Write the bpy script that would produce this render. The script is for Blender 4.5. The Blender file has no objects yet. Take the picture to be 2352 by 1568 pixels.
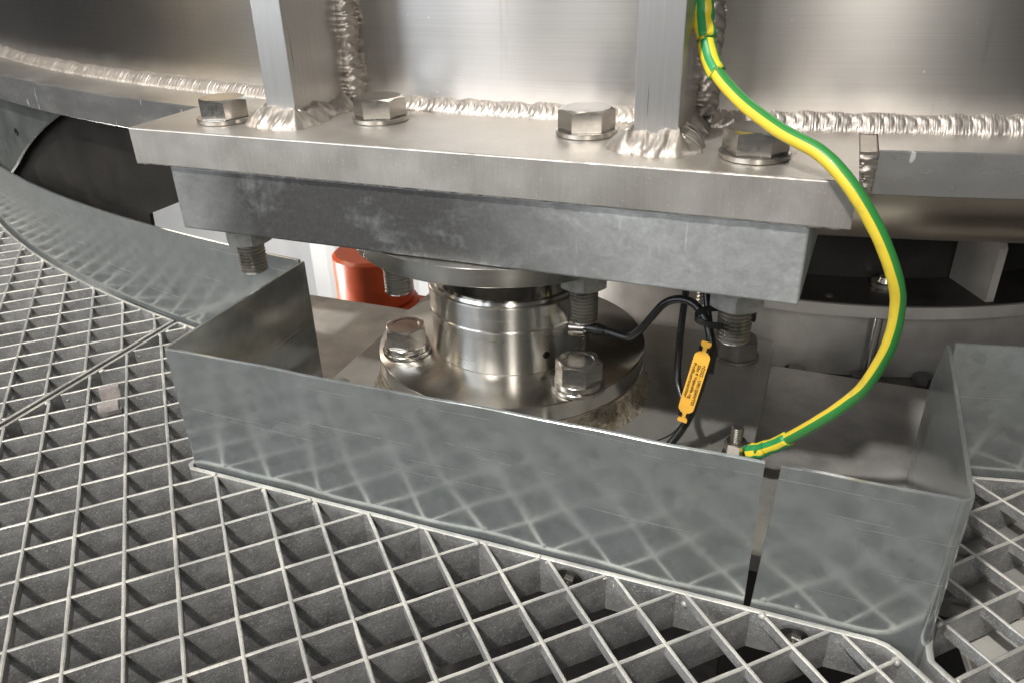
import bpy, bmesh, math, random
from mathutils import Vector, Matrix
random.seed(7)
S = bpy.context.scene
COL = S.collection
PI = math.pi

# ------------------------------------------------------------------ camera
CAM_YAW, CAM_PITCH, CAM_ROLL = 0.38632, 1.08286, -0.03024
cam_data = bpy.data.cameras.new('camera')
cam = bpy.data.objects.new('camera', cam_data)
COL.objects.link(cam)
cam.matrix_world = (Matrix.Translation((0.52218, -0.47982, 0.1357)) @ Matrix.Rotation(CAM_YAW, 4, 'Z')
                    @ Matrix.Rotation(CAM_PITCH, 4, 'X') @ Matrix.Rotation(CAM_ROLL, 4, 'Z'))
cam_data.sensor_fit = 'HORIZONTAL'
cam_data.sensor_width = 36.0
cam_data.lens = 36.0 * 1801.44 / 2352.0
cam_data.clip_start = 0.01
cam_data.clip_end = 60.0
cam_data.dof.use_dof = True
cam_data.dof.focus_distance = 0.62
cam_data.dof.aperture_fstop = 26.0
S.camera = cam

# ------------------------------------------------------------------ world and lamps
W = bpy.data.worlds.new('World'); S.world = W; W.use_nodes = True
bg = W.node_tree.nodes['Background']
bg.inputs['Color'].default_value = (0.96, 0.97, 1.0, 1)
bg.inputs['Strength'].default_value = 0.07

def area(name, loc, target, sx, sy, power, color, shape='RECTANGLE'):
    d = bpy.data.lights.new(name, 'AREA'); d.shape = shape; d.size = sx
    if shape in ('RECTANGLE', 'ELLIPSE'): d.size_y = sy
    d.energy = power; d.color = color
    o = bpy.data.objects.new(name, d); COL.objects.link(o); o.location = loc
    o.rotation_euler = (Vector(target) - Vector(loc)).to_track_quat('-Z', 'Y').to_euler()
    return o
# hall lamp high in front, a little to the left: the hard shadows
area('hall_lamp', (-0.27, -1.55, 2.35), (0.27, 0.03, -0.10), 0.15, 0.15, 92, (1.0, 0.965, 0.91), 'DISK')
# daylight from the windows behind the photographer, left of centre
area('window_light', (-1.75, -2.05, 0.95), (0.27, 0.1, -0.1), 1.1, 1.6, 32, (0.84, 0.92, 1.0))
area('window_light', (-1.02, -2.62, 0.90), (0.27, 0.1, -0.1), 0.40, 1.6, 17, (0.95, 0.97, 1.0))
area('window_light', (-0.36, -2.85, 0.85), (0.27, 0.1, -0.1), 0.30, 1.5, 5, (0.84, 0.92, 1.0))
# other lamps of the hall
area('tube_lamp', (1.40, -2.65, 1.33), (0.27, 0.1, -0.15), 0.30, 1.1, 34, (1.0, 0.96, 0.9))
area('tube_lamp', (-1.58, -0.62, 0.85), (0.27, 0.1, -0.15), 0.15, 0.9, 5, (1.0, 0.84, 0.60))
# lamp of the room below, lights the pale background seen under the silo
area('lower_room_lamp', (-1.3, 2.0, -0.55), (-1.3, 2.1, -1.6), 1.4, 1.0, 26, (1.0, 0.98, 0.95))

area('motor_fill', (-0.80, 0.42, -0.55), (-0.185, 0.62, -0.40), 0.25, 0.25, 9, (1.0, 0.96, 0.9))  # unseen fill light added to brighten the red motor cover

S.view_settings.view_transform = 'Standard'
S.view_settings.look = 'None'
S.view_settings.exposure = 0.0
S.view_settings.gamma = 1.0
S.cycles.use_denoising = True
S.cycles.max_bounces = 8
S.cycles.glossy_bounces = 5
S.cycles.sample_clamp_indirect = 6.0
S.cycles.caustics_reflective = True
S.cycles.blur_glossy = 0.4

# ------------------------------------------------------------------ materials
class NT:
    def __init__(s, name):
        s.m = bpy.data.materials.new(name); s.m.use_nodes = True
        s.t = s.m.node_tree; s.n = s.t.nodes; s.b = s.n['Principled BSDF']
        s.tc = s.n.new('ShaderNodeTexCoord')
    def link(s, a, b): s.t.links.new(a, b)
    def noise(s, scale=(1, 1, 1), sc=10, det=4, rough=.55, dist=0.0, coord='Object'):
        mp = s.n.new('ShaderNodeMapping'); mp.inputs['Scale'].default_value = scale
        s.link(s.tc.outputs[coord], mp.inputs['Vector'])
        nz = s.n.new('ShaderNodeTexNoise'); nz.inputs['Scale'].default_value = sc
        nz.inputs['Detail'].default_value = det; nz.inputs['Roughness'].default_value = rough
        nz.inputs['Distortion'].default_value = dist
        s.link(mp.outputs[0], nz.inputs['Vector']); return nz.outputs['Fac']
    def ramp(s, fac, stops):
        r = s.n.new('ShaderNodeValToRGB'); e = r.color_ramp.elements
        while len(e) < len(stops): e.new(0.5)
        for k, (p, c) in enumerate(stops):
            e[k].position = p; e[k].color = (c[0], c[1], c[2], 1) if hasattr(c, '__len__') else (c, c, c, 1)
        s.link(fac, r.inputs[0]); return r.outputs[0]
    def mix(s, fac, a, b, mode='MIX'):
        m = s.n.new('ShaderNodeMix'); m.data_type = 'RGBA'; m.blend_type = mode
        for sock, val in ((m.inputs[0], fac), (m.inputs[6], a), (m.inputs[7], b)):
            if hasattr(val, 'is_linked'): s.link(val, sock)
            elif hasattr(val, '__len__'): sock.default_value = (*val[:3], 1)
            else: sock.default_value = val
        return m.outputs[2]
    def math(s, op, a, b=0.0, c=None):
        m = s.n.new('ShaderNodeMath'); m.operation = op
        for i, val in enumerate((a, b) if c is None else (a, b, c)):
            if hasattr(val, 'is_linked'): s.link(val, m.inputs[i])
            else: m.inputs[i].default_value = val
        return m.outputs[0]
    def bump(s, h, strength=.2, dist=.001, prev=None):
        b = s.n.new('ShaderNodeBump'); b.inputs['Strength'].default_value = strength
        b.inputs['Distance'].default_value = dist; s.link(h, b.inputs['Height'])
        if prev is not None: s.link(prev, b.inputs['Normal'])
        s.link(b.outputs[0], s.b.inputs['Normal']); return b.outputs[0]
    def set(s, **kw):
        for k, v in kw.items():
            sock = s.b.inputs[k.replace('_', ' ')]
            if hasattr(v, 'is_linked'): s.link(v, sock)
            elif hasattr(v, '__len__'): sock.default_value = (*v, 1) if len(v) == 3 else v
            else: sock.default_value = v
        return s
    def tangent_z(s, rot=0.0, amount=.7):
        t = s.n.new('ShaderNodeTangent'); t.direction_type = 'RADIAL'; t.axis = 'Z'
        s.link(t.outputs[0], s.b.inputs['Tangent'])
        s.b.inputs['Anisotropic'].default_value = amount
        s.b.inputs['Anisotropic Rotation'].default_value = rot

def m_simple(name, col, rough, metal=0.0, nsc=60, var=.25, bump=.05, coat=0.0):
    t = NT(name)
    f = t.noise(sc=nsc, det=5)
    c0 = tuple(c * (1 - var) for c in col); c1 = tuple(min(1, c * (1 + var)) for c in col)
    t.set(Base_Color=t.ramp(f, [(.3, c0), (.7, c1)]), Metallic=metal, Coat_Weight=coat,
          Roughness=t.ramp(f, [(.3, max(0.02, rough - .07)), (.7, rough + .07)]))
    if bump: t.bump(f, bump, .0006)
    return t.m

def m_shell():
    t = NT('brushed_aluminium')
    fine = t.noise((6, 6, 900), sc=1.0, det=3, rough=.7)
    fine2 = t.noise((30, 30, 2200), sc=1.0, det=2, rough=.7)
    blot = t.noise((1, 1, 1), sc=5, det=6)
    col = t.mix(.5, t.ramp(fine, [(.3, (.38, .36, .34)), (.7, (.50, .478, .455))]), t.ramp(blot, [(.35, (.40, .38, .36)), (.7, (.48, .465, .445))]))
    sep = t.n.new('ShaderNodeSeparateXYZ'); t.link(t.tc.outputs['Object'], sep.inputs[0])
    edge = t.noise((1, 1, 1), sc=45, det=6, rough=.65)
    hz = t.ramp(t.math('ADD', sep.outputs['Z'], t.math('MULTIPLY_ADD', edge, .02, -.01)), [(.006, .55), (.026, 0.0)])     # wire-brushed zone along the weld
    col = t.mix(hz, col, (.62, .58, .54))
    spt = t.noise(sc=240, det=1)
    col = t.mix(t.ramp(spt, [(.80, 0.0), (.83, .6)]), col, (.85, .83, .80))
    drp = t.noise((90, 90, 6), sc=1.0, det=4, dist=.3)
    col = t.mix(t.ramp(drp, [(.64, 0.0), (.74, .4)]), col, (.30, .27, .24))
    t.set(Base_Color=col, Metallic=t.math('MULTIPLY_ADD', hz, -.2, 1.0), Roughness=t.math('ADD', t.ramp(blot, [(.3, .29), (.7, .34)]), t.math('MULTIPLY', hz, .2)))
    t.tangent_z(0.25, .80)
    t.bump(t.math('ADD', fine, fine2), .03, .0002)
    return t.m
def m_alu_plate():
    t = NT('mill_aluminium')
    vert = t.noise((700, 700, 30), sc=1.0, det=3, rough=.7)
    blot = t.noise(sc=22, det=6, rough=.6)
    spk = t.noise(sc=620, det=1)
    col = t.ramp(blot, [(.3, (.43, .40, .365)), (.7, (.55, .525, .49))])
    col = t.mix(t.ramp(vert, [(.45, 0.0), (.75, .35)]), col, (.66, .63, .59))
    col = t.mix(t.ramp(spk, [(.66, 0.0), (.72, .45)]), col, (.86, .84, .81))
    t.set(Base_Color=col, Metallic=.82, Roughness=t.ramp(blot, [(.3, .40), (.7, .52)]))
    t.bump(vert, .12, .0005, t.bump(spk, .12, .0004))
    return t.m
def m_gusset():
    t = NT('sawn_aluminium')
    vert = t.noise((900, 900, 12), sc=1.0, det=3, rough=.7)
    dark = t.noise((260, 260, 9), sc=1.0, det=4, rough=.6, dist=.4)
    col = t.ramp(vert, [(.3, (.50, .485, .465)), (.7, (.575, .56, .54))])
    col = t.mix(t.ramp(dark, [(.66, 0.0), (.70, .8)]), col, (.10, .09, .09))
    t.set(Base_Color=col, Metallic=.9, Roughness=.36)
    t.bump(vert, .12, .0005)
    return t.m
def m_weld():
    t = NT('weld_bead')
    f = t.noise(sc=420, det=4); g = t.noise(sc=60, det=3)
    t.set(Base_Color=t.mix(t.ramp(g, [(.35, 0.0), (.75, .6)]), (.50, .46, .42), (.34, .305, .27)), Metallic=.8,
          Roughness=t.ramp(f, [(.3, .38), (.7, .48)]))
    t.bump(f, .03, .0003)
    return t.m
def m_block():
    t = NT('galvanised_block')
    fea = t.noise((1, 1, 1.2), sc=85, det=9, rough=.75, dist=.5)
    fin = t.noise((1, 1, 1), sc=420, det=4, rough=.7)
    big = t.noise((1, 1, 1), sc=9, det=3, dist=.5)
    sep = t.n.new('ShaderNodeSeparateXYZ'); t.link(t.tc.outputs['Object'], sep.inputs[0])
    # zinc patina at both ends, bare dark steel in the middle
    e = t.ramp(t.math('ADD', sep.outputs['X'], t.math('MULTIPLY_ADD', big, .16, -.08)),
               [(.045, .62), (.105, .06), (.27, .10), (.41, .85)])
    k = t.math('MULTIPLY', e, t.ramp(fea, [(.30, .68), (.68, 1.0)]))
    chalk = t.noise((1, 1, 1.4), sc=15, det=8, rough=.7, dist=.4); stv = t.noise((260, 260, 24), sc=1.0, det=4, rough=.7, dist=.5)
    k = t.math('ADD', k, t.math('MULTIPLY', t.ramp(chalk, [(.54, 0.0), (.70, .45)]), t.ramp(stv, [(.35, .45), (.65, 1.0)])))
    k = t.math('ADD', k, t.ramp(t.noise((300, 300, 18), sc=1.0, det=3, rough=.6), [(.69, 0.0), (.73, .2)]))
    k = t.math('ADD', k, t.ramp(fin, [(.45, 0.0), (.8, .10)]))
    t.set(Base_Color=t.ramp(k, [(.05, (.072, .070, .068)), (.55, (.26, .265, .26)), (1.0, (.47, .485, .48))]),
          Metallic=.45, Roughness=t.ramp(k, [(.1, .42), (.9, .58)]))
    t.bump(fin, .16, .0006, t.bump(fea, .08, .001))
    return t.m
def m_sheet(name='galvanised_sheet', base=(.45, .478, .472), rough=.155):
    t = NT(name)
    sp = t.noise(sc=60, det=8, rough=.68, dist=.3)
    sc1 = t.noise((3, 3, 420), sc=1.0, det=3, rough=.7, dist=.2)
    sc2 = t.noise((300, 300, 60), sc=1.0, det=2, rough=.6, dist=.2)
    lo = tuple(c * .90 for c in base); hi = tuple(min(1, c * 1.08) for c in base)
    col = t.ramp(sp, [(.3, lo), (.7, hi)])
    vo = t.n.new('ShaderNodeTexVoronoi'); vo.inputs['Scale'].default_value = 110; t.link(t.tc.outputs['Object'], vo.inputs['Vector'])
    spg = t.n.new('ShaderNodeSeparateColor'); t.link(vo.outputs['Color'], spg.inputs[0])
    spn = spg.outputs[0]
    col = t.mix(1.0, col, t.ramp(spn, [(0.0, (.90, .90, .90)), (1.0, (1.06, 1.06, 1.07))]), 'MULTIPLY')
    big = t.noise((1, 1, 1.6), sc=7, det=3, dist=.6)
    col = t.mix(t.ramp(big, [(.42, 0.0), (.68, .30)]), col, (.50, .545, .56))
    scr = t.math('MAXIMUM', t.ramp(sc1, [(.665, 0.0), (.685, .5)]), t.ramp(sc2, [(.78, 0.0), (.80, .35)]))
    col = t.mix(scr, col, (.72, .73, .71))
    t.set(Base_Color=col, Metallic=.78, Roughness=t.math('ADD', t.math('ADD', t.ramp(sp, [(.3, rough - .02), (.7, rough + .03)]), t.math('MULTIPLY', spn, .03)), t.math('MULTIPLY', scr, .25)))
    t.bump(t.noise(sc=30, det=2), .010, .002)
    return t.m
def m_grating():
    t = NT('galvanised_grating')
    f = t.noise(sc=520, det=5, rough=.65, dist=.8); g = t.noise(sc=55, det=5)
    spk = t.noise(sc=700, det=3, rough=.6, dist=1.5)
    col = t.ramp(g, [(.3, (.22, .221, .22)), (.7, (.40, .398, .39))])
    col = t.mix(t.ramp(spk, [(.56, 0.0), (.64, .75)]), col, (.70, .69, .66))
    t.set(Base_Color=col, Metallic=.45, Roughness=t.ramp(f, [(.3, .36), (.7, .56)]))
    t.bump(f, .45, .0012, t.bump(g, .3, .004))
    return t.m
def m_bright_zinc():
    t = NT('bright_zinc')
    f = t.noise(sc=260, det=5, rough=.65); g = t.noise(sc=28, det=4)
    col = t.mix(t.ramp(g, [(.40, 0.0), (.62, 1.0)]), (.40, .392, .37), (.62, .60, .545))
    col = t.mix(t.ramp(f, [(.55, 0.0), (.72, .7)]), col, (.30, .29, .27))
    t.set(Base_Color=col, Metallic=.35, Roughness=t.ramp(f, [(.3, .38), (.7, .58)]))
    t.bump(f, .35, .0008)
    return t.m
def m_polished(name, col, rough, aniso=.5, bump=.02):
    t = NT(name)
    ring = t.noise((8, 8, 260), sc=1.0, det=3, rough=.6)
    f = t.noise(sc=40, det=5)
    lo = tuple(c * .93 for c in col)
    t.set(Base_Color=t.ramp(f, [(.3, lo), (.7, col)]), Metallic=1.0, Roughness=t.ramp(ring, [(.3, max(.03, rough - .015)), (.7, rough + .02)]))
    t.tangent_z(0.25, aniso)
    if bump: t.bump(ring, bump, .0003)
    return t.m
def m_boltsteel():
    t = NT('stainless_bolt')
    f = t.noise((900, 900, 900), sc=.35, det=4); g = t.noise((60, 60, 1400), sc=1.0, det=3, rough=.7)
    rust = t.noise(sc=95, det=5, dist=.6)
    col = t.ramp(g, [(.3, (.44, .415, .38)), (.7, (.58, .555, .515))])
    col = t.mix(t.ramp(rust, [(.70, 0.0), (.78, .75)]), col, (.20, .10, .035))
    t.set(Base_Color=col, Metallic=.95, Roughness=t.ramp(f, [(.3, .17), (.7, .27)]))
    t.bump(g, .015, .0002)
    return t.m
def m_cable():
    t = NT('earth_cable_pvc')
    sep = t.n.new('ShaderNodeSeparateXYZ'); t.link(t.tc.outputs['UV'], sep.inputs[0])
    r = t.ramp(sep.outputs['X'], [(.0, (.03, .23, .045)), (.055, (.80, .60, .05)), (.36, (.03, .23, .045)), (.72, (.80, .60, .05)), (.775, (.03, .23, .045))])
    r.node.color_ramp.interpolation = 'CONSTANT'
    dirt = t.noise(sc=70, det=6)
    t.set(Base_Color=t.mix(t.ramp(dirt, [(.55, 0.0), (.8, .45)]), r, (.16, .15, .09)), Roughness=.42, Coat_Weight=.08)
    t.bump(t.noise(sc=120, det=2), .05, .001)
    return t.m
def m_sleeve():
    t = NT('earth_sleeve_pvc')
    sep = t.n.new('ShaderNodeSeparateXYZ'); t.link(t.tc.outputs['UV'], sep.inputs[0])
    f = t.math('FRACT', t.math('MULTIPLY', sep.outputs['X'], 4.0))
    r = t.ramp(f, [(.0, (.03, .30, .09)), (.55, (.86, .68, .04))]); r.node.color_ramp.interpolation = 'CONSTANT'
    t.set(Base_Color=r, Roughness=.42)
    t.bump(t.noise(sc=90, det=2), .12, .002)
    return t.m
def m_baseplate():
    t = NT('base_plate_steel')
    f = t.noise(sc=140, det=5); g = t.noise(sc=16, det=5, dist=.6); s2 = t.noise((40, 600, 40), sc=1.0, det=3, dist=.3)
    col = t.ramp(g, [(.3, (.34, .33, .315)), (.7, (.46, .45, .43))])
    col = t.mix(t.ramp(s2, [(.68, 0.0), (.76, .5)]), col, (.2, .17, .14))
    t.set(Base_Color=col, Metallic=.7, Roughness=t.ramp(f, [(.3, .40), (.7, .55)]))
    t.bump(f, .12, .0006)
    return t.m
def m_grout():
    t = NT('dirty_seal')
    f = t.noise(sc=180, det=6, dist=.8); g = t.noise(sc=45, det=5)
    t.set(Base_Color=t.mix(t.ramp(f, [(.4, 0.0), (.7, 1.0)]), t.ramp(g, [(.35, (.25, .205, .14)), (.7, (.38, .34, .28))]), (.075, .065, .05)), Roughness=.7, Metallic=.2)
    t.bump(f, .6, .002)
    return t.m

M = dict(toedark=m_simple('dull_zinc', (.10, .108, .10), .5, .4, 30, .2, .05), beam=m_simple('pale_zinc', (.60, .58, .54), .5, .3, 30, .15, .1), skirt=m_simple('backdrop_shade', (.03, .027, .024), .42, .5, 20, .3, .05), toe=m_sheet('galvanised_toe', (.44, .46, .44), .24), void=m_simple('void_shade', (.03, .029, .027), .8, 0, 12, .3, .05), brightzinc=m_bright_zinc(), shell=m_shell(), plate=m_alu_plate(), gusset=m_gusset(), weld=m_weld(), block=m_block(), sheet=m_sheet(), grate=m_grating(),  # skirt and void: near-black colours standing in for shade
         polish=m_polished('polished_stainless', (.76, .735, .69), .20, .8, .0), turned=m_polished('turned_body', (.76, .74, .70), .285, .95, .0), disk=m_polished('turned_stainless', (.62, .60, .56), .24, .8, .0),
         bolt=m_boltsteel(), cable=m_cable(), sleeve=m_sleeve(), base=m_baseplate(), grout=m_grout(),
         zinc=m_simple('zinc_nut', (.40, .40, .385), .40, .75, 200, .2, .08), black=m_simple('black_pvc', (.012, .012, .012), .32, 0, 90, .3, .03),
         thread=m_simple('thread_steel', (.46, .44, .40), .30, .95, 40, .15, 0),
         orange=m_simple('orange_tag', (.88, .47, .06), .45, 0, 80, .05, .02), ink=m_simple('black_ink', (.015, .012, .01), .6),
         bottom=m_polished('silo_bottom_steel', (.62, .55, .46), .34, .3, .05), dark=m_simple('dark_steel', (.16, .15, .135), .5, .6, 60, .25, .08),
         tan=m_simple('weathered_steel', (.52, .495, .465), .48, .5, 18, .22, .08), neckdark=m_simple('shade_and_washer_black', (.02, .019, .018), .5, 0, 40, .3, .05), bracket=m_simple('bracket_steel', (.46, .445, .43), .48, .6, 24, .28, .08), clip=m_simple('clip_steel', (.52, .47, .45), .45, .5, 300, .15, .06), neckmat=m_polished('dark_polished', (.34, .32, .29), .14, .6, .0),  # neckdark: shade of the outlet recess as colour, also the edge screw washers
         red=m_simple('red_paint', (.72, .12, .04), .35, 0, 30, .12, .03), white=m_simple('white_wall', (.82, .81, .78), .7, 0, 4, .05, 0),
         pale=m_simple('pale_floor', (.62, .66, .74), .4, 0, 3, .08, 0), cream=m_simple('cream_panel', (.80, .72, .58), .6, 0, 6, .08, 0))

# ------------------------------------------------------------------ mesh helpers
def tag(o, label=None, cat=None, group=None, kind=None):
    if label: o['label'] = label
    if cat: o['category'] = cat
    if group: o['group'] = group
    if kind: o['kind'] = kind
    return o
def empty(name, loc, label, cat, group=None):
    o = bpy.data.objects.new(name, None); COL.objects.link(o); o.location = loc
    o.empty_display_size = .01
    return tag(o, label, cat, group)
def link(name, me, mat, parent=None, loc=None):
    o = bpy.data.objects.new(name, me); COL.objects.link(o)
    if mat is not None and not me.materials: me.materials.append(mat)
    if parent is not None:
        o.parent = parent
        if loc is None:                              # mesh is in world coordinates
            p = parent; off = Vector((0, 0, 0))
            while p is not None: off += p.location; p = p.parent
            o.location = -off
        else: o.location = loc
    elif loc is not None: o.location = loc
    return o
def mesh(name, vs, fs, mat, parent=None, loc=None, smooth=False, uv=None):
    me = bpy.data.meshes.new(name); me.from_pydata([tuple(v) for v in vs], [], fs); me.update()
    if smooth: me.polygons.foreach_set('use_smooth', [True] * len(me.polygons))
    if uv:
        l = me.uv_layers.new(name='UVMap')
        for p in me.polygons:
            for li, vi in zip(p.loop_indices, p.vertices): l.data[li].uv = uv(p, vi)
    return link(name, me, mat, parent, loc)
def bm_done(name, bm, mat, parent=None, loc=None, smooth_angle=None):
    me = bpy.data.meshes.new(name); bmesh.ops.recalc_face_normals(bm, faces=bm.faces); bm.to_mesh(me); bm.free()
    if smooth_angle is not None:
        me.polygons.foreach_set('use_smooth', [True] * len(me.polygons)); me.set_sharp_from_angle(angle=smooth_angle)
    return link(name, me, mat, parent, loc)
def box(name, x0, x1, y0, y1, z0, z1, mat, parent=None, bev=0.0006, segs=2, loc=None):
    bm = bmesh.new()
    bmesh.ops.create_cube(bm, size=1.0)
    for v in bm.verts: v.co = Vector((x0 + (v.co.x + .5) * (x1 - x0), y0 + (v.co.y + .5) * (y1 - y0), z0 + (v.co.z + .5) * (z1 - z0)))
    if bev: bmesh.ops.bevel(bm, geom=bm.edges[:], offset=bev, segments=segs, affect='EDGES', profile=.5)
    return bm_done(name, bm, mat, parent, loc, .2)
def lathe(name, prof, seg, mat, parent=None, loc=(0, 0, 0), sharp=.5, closed=False):
    vs, fs = [], []
    n = len(prof)
    for r, z in prof:
        for k in range(seg):
            a = 2 * PI * k / seg; vs.append((r * math.sin(a), -r * math.cos(a), z))
    rng = range(n if closed else n - 1)
    for i in rng:
        j = (i + 1) % n
        for k in range(seg):
            k2 = (k + 1) % seg
            fs.append((i * seg + k, i * seg + k2, j * seg + k2, j * seg + k))
    bm = bmesh.new(); vv = [bm.verts.new(v) for v in vs]
    for f in fs:
        try: bm.faces.new([vv[q] for q in f])
        except ValueError: pass
    if not closed:
        for i in (0, n - 1):
            if prof[i][0] > 1e-6: bm.faces.new([vv[i * seg + k] for k in range(seg)])
    bmesh.ops.remove_doubles(bm, verts=bm.verts, dist=1e-7)
    return bm_done(name, bm, mat, parent, loc, sharp)
def catmull(pts, n=10):
    P = [Vector(p) for p in pts]; out = []
    Q = [P[0] * 2 - P[1]] + P + [P[-1] * 2 - P[-2]]
    for i in range(1, len(Q) - 2):
        p0, p1, p2, p3 = Q[i - 1], Q[i], Q[i + 1], Q[i + 2]
        for k in range(n):
            t = k / n
            out.append(.5 * ((2 * p1) + (-p0 + p2) * t + (2 * p0 - 5 * p1 + 4 * p2 - p3) * t * t + (-p0 + 3 * p1 - 3 * p2 + p3) * t ** 3))
    out.append(P[-1]); return out
def tube(name, pts, rad, mat, parent=None, seg=20, ref=(0.15, -.72, .68), wob=0.0, flat=1.0):
    vs, fs = [], []; n = len(pts); R = Vector(ref).normalized()
    rr = rad if callable(rad) else (lambda s: rad)
    for i, p in enumerate(pts):
        t = (pts[min(i + 1, n - 1)] - pts[max(i - 1, 0)]).normalized()
        u = (R - t * R.dot(t)).normalized(); w = t.cross(u)
        for k in range(seg):
            a = 2 * PI * k / seg; r = rr(i / (n - 1))
            r2 = r * (1 + wob * math.sin(3 * a + i * .9) + wob * math.sin(i * .7 + a))
            vs.append(p + u * math.cos(a) * r2 * flat + w * math.sin(a) * r2)
    for i in range(n - 1):
        for k in range(seg):
            k2 = (k + 1) % seg; fs.append((i * seg + k, i * seg + k2, (i + 1) * seg + k2, (i + 1) * seg + k))
    nf = len(fs)
    fs.append(tuple(range(seg - 1, -1, -1))); fs.append(tuple((n - 1) * seg + k for k in range(seg)))
    def uv(p, vi):
        k = vi % seg; u_ = k / seg
        if p.index < nf and k == 0 and any(q % seg == seg - 1 for q in p.vertices): u_ = 1.0
        return (u_, (vi // seg) / n)
    return mesh(name, vs, fs, mat, parent, None, True, uv)

def hex_prism(name, af, z0, z1, mat, parent, loc=(0, 0, 0), rot=0.0, cham_top=True, cham_bot=False, dish=0.0):
    N = 72; rc = af / 2 * .955; rings = []
    def rh(a):
        q = (a + PI / 6) % (PI / 3) - PI / 6
        return af / 2 / math.cos(q)
    def ring(fr, fz):
        return [(fr(a) * math.cos(a + rot), fr(a) * math.sin(a + rot), fz(a)) for a in (2 * PI * k / N for k in range(N))]
    k30 = math.tan(math.radians(27))
    if cham_bot:
        rings += [ring(lambda a: .0001, lambda a: z0), ring(lambda a: rc, lambda a: z0), ring(rh, lambda a: z0 + (rh(a) - rc) * k30)]
    else:
        rings += [ring(lambda a: .0001, lambda a: z0), ring(rh, lambda a: z0)]
    if cham_top:
        rings += [ring(rh, lambda a: z1 - (rh(a) - rc) * k30), ring(lambda a: rc, lambda a: z1)]
        if dish: rings += [ring(lambda a: rc * .80, lambda a: z1), ring(lambda a: rc * .72, lambda a: z1 - dish)]
        rings += [ring(lambda a: .0001, lambda a: z1 - dish)]
    else: rings += [ring(rh, lambda a: z1), ring(lambda a: .0001, lambda a: z1)]
    vs = [v for r in rings for v in r]; fs = []
    for i in range(len(rings) - 1):
        for k in range(N): fs.append((i * N + k, i * N + (k + 1) % N, (i + 1) * N + (k + 1) % N, (i + 1) * N + k))
    bm = bmesh.new(); vv = [bm.verts.new(v) for v in vs]
    for f in fs: bm.faces.new([vv[q] for q in f])
    return bm_done(name, bm, mat, parent, loc, .35)
def thread(name, d, z_top, z_bot, mat, parent, loc=(0, 0, 0), pitch=.003):
    prof = [(.0, z_top)]; z = z_top; r = d / 2
    while z > z_bot + pitch * 1.2:
        prof += [(r * .84, z), (r * .84, z - pitch * .12), (r, z - pitch * .46), (r, z - pitch * .60), (r * .84, z - pitch * .94)]
        z -= pitch
    prof += [(r * .86, z - .0006), (r * .74, z_bot), (.0, z_bot)]
    return lathe(name, prof, 40, mat, parent, loc, .35)
def washer(name, ro, ri, z0, z1, mat, parent, loc=(0, 0, 0)):
    c = .0004
    return lathe(name, [(ri, z0), (ro - c, z0), (ro, z0 + c), (ro, z1 - c), (ro - c, z1), (ri, z1)], 48, mat, parent, loc, .5, True)

# weld bead between two faces: path, per-point outward (n1) and upward (n2) directions
def weld(name, pts, n1s, n2s, leg, pitch, amp, mat, parent, m=11, bulge=.07, jit=.0004, leg2=None, seed=1):
    rnd = random.Random(seed); vs, fs = [], []
    s = 0.0; n = len(pts); L = leg if callable(leg) else (lambda q: leg)
    L2 = (leg2 if callable(leg2) else (lambda q: leg2)) if leg2 else L
    ph = [rnd.uniform(-.12, .12) for _ in range(400)]
    edge_a = [rnd.uniform(-1, 1) for _ in range(n + 2)]; edge_b = [rnd.uniform(-1, 1) for _ in range(n + 2)]
    for i in range(n):
        if i: s += (pts[i] - pts[i - 1]).length
        q = i / max(1, n - 1)
        for k in range(m):
            t = k / (m - 1); A = n1s[i] * (L(q) + jit * edge_a[i]); B = n2s[i] * (L2(q) + jit * edge_b[i])
            base = pts[i] + A * (1 - t) + B * t
            d = (n1s[i] + n2s[i]).normalized()
            x = s / pitch - 1.15 * math.sin(PI * t); c = int(math.floor(x)); fr = x - c + ph[c % 400] * .9
            fr = min(1, max(0, fr))
            saw = math.sin(min(1, fr / .82) * PI / 2) ** .8 * (1 - max(0, (fr - .82) / .18) ** 1.5)
            off = math.sin(PI * t) ** .7 * (bulge * L(q)) * (1 + 1.0 * ph[(c * 7) % 400]) + amp * saw * (math.sin(PI * t) ** .45) * (1 + 1.5 * ph[(c * 13 + 5) % 400])
            if k in (0, m - 1): off = -.0006
            vs.append(base + d * off)
    for i in range(n - 1):
        for k in range(m - 1): fs.append((i * m + k, i * m + k + 1, (i + 1) * m + k + 1, (i + 1) * m + k))
    bm = bmesh.new(); vv = [bm.verts.new(v) for v in vs]
    for f in fs: bm.faces.new([vv[q] for q in f])
    o = bm_done(name, bm, mat, parent, None, 1.2)
    return o
def resample(pts, step):
    P = [Vector(p) for p in pts]; out = [P[0]]; acc = 0.0
    for a, b in zip(P, P[1:]):
        l = (b - a).length; k = max(1, int(round(l / step)))
        for j in range(1, k + 1): out.append(a.lerp(b, j / k))
    return out

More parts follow.
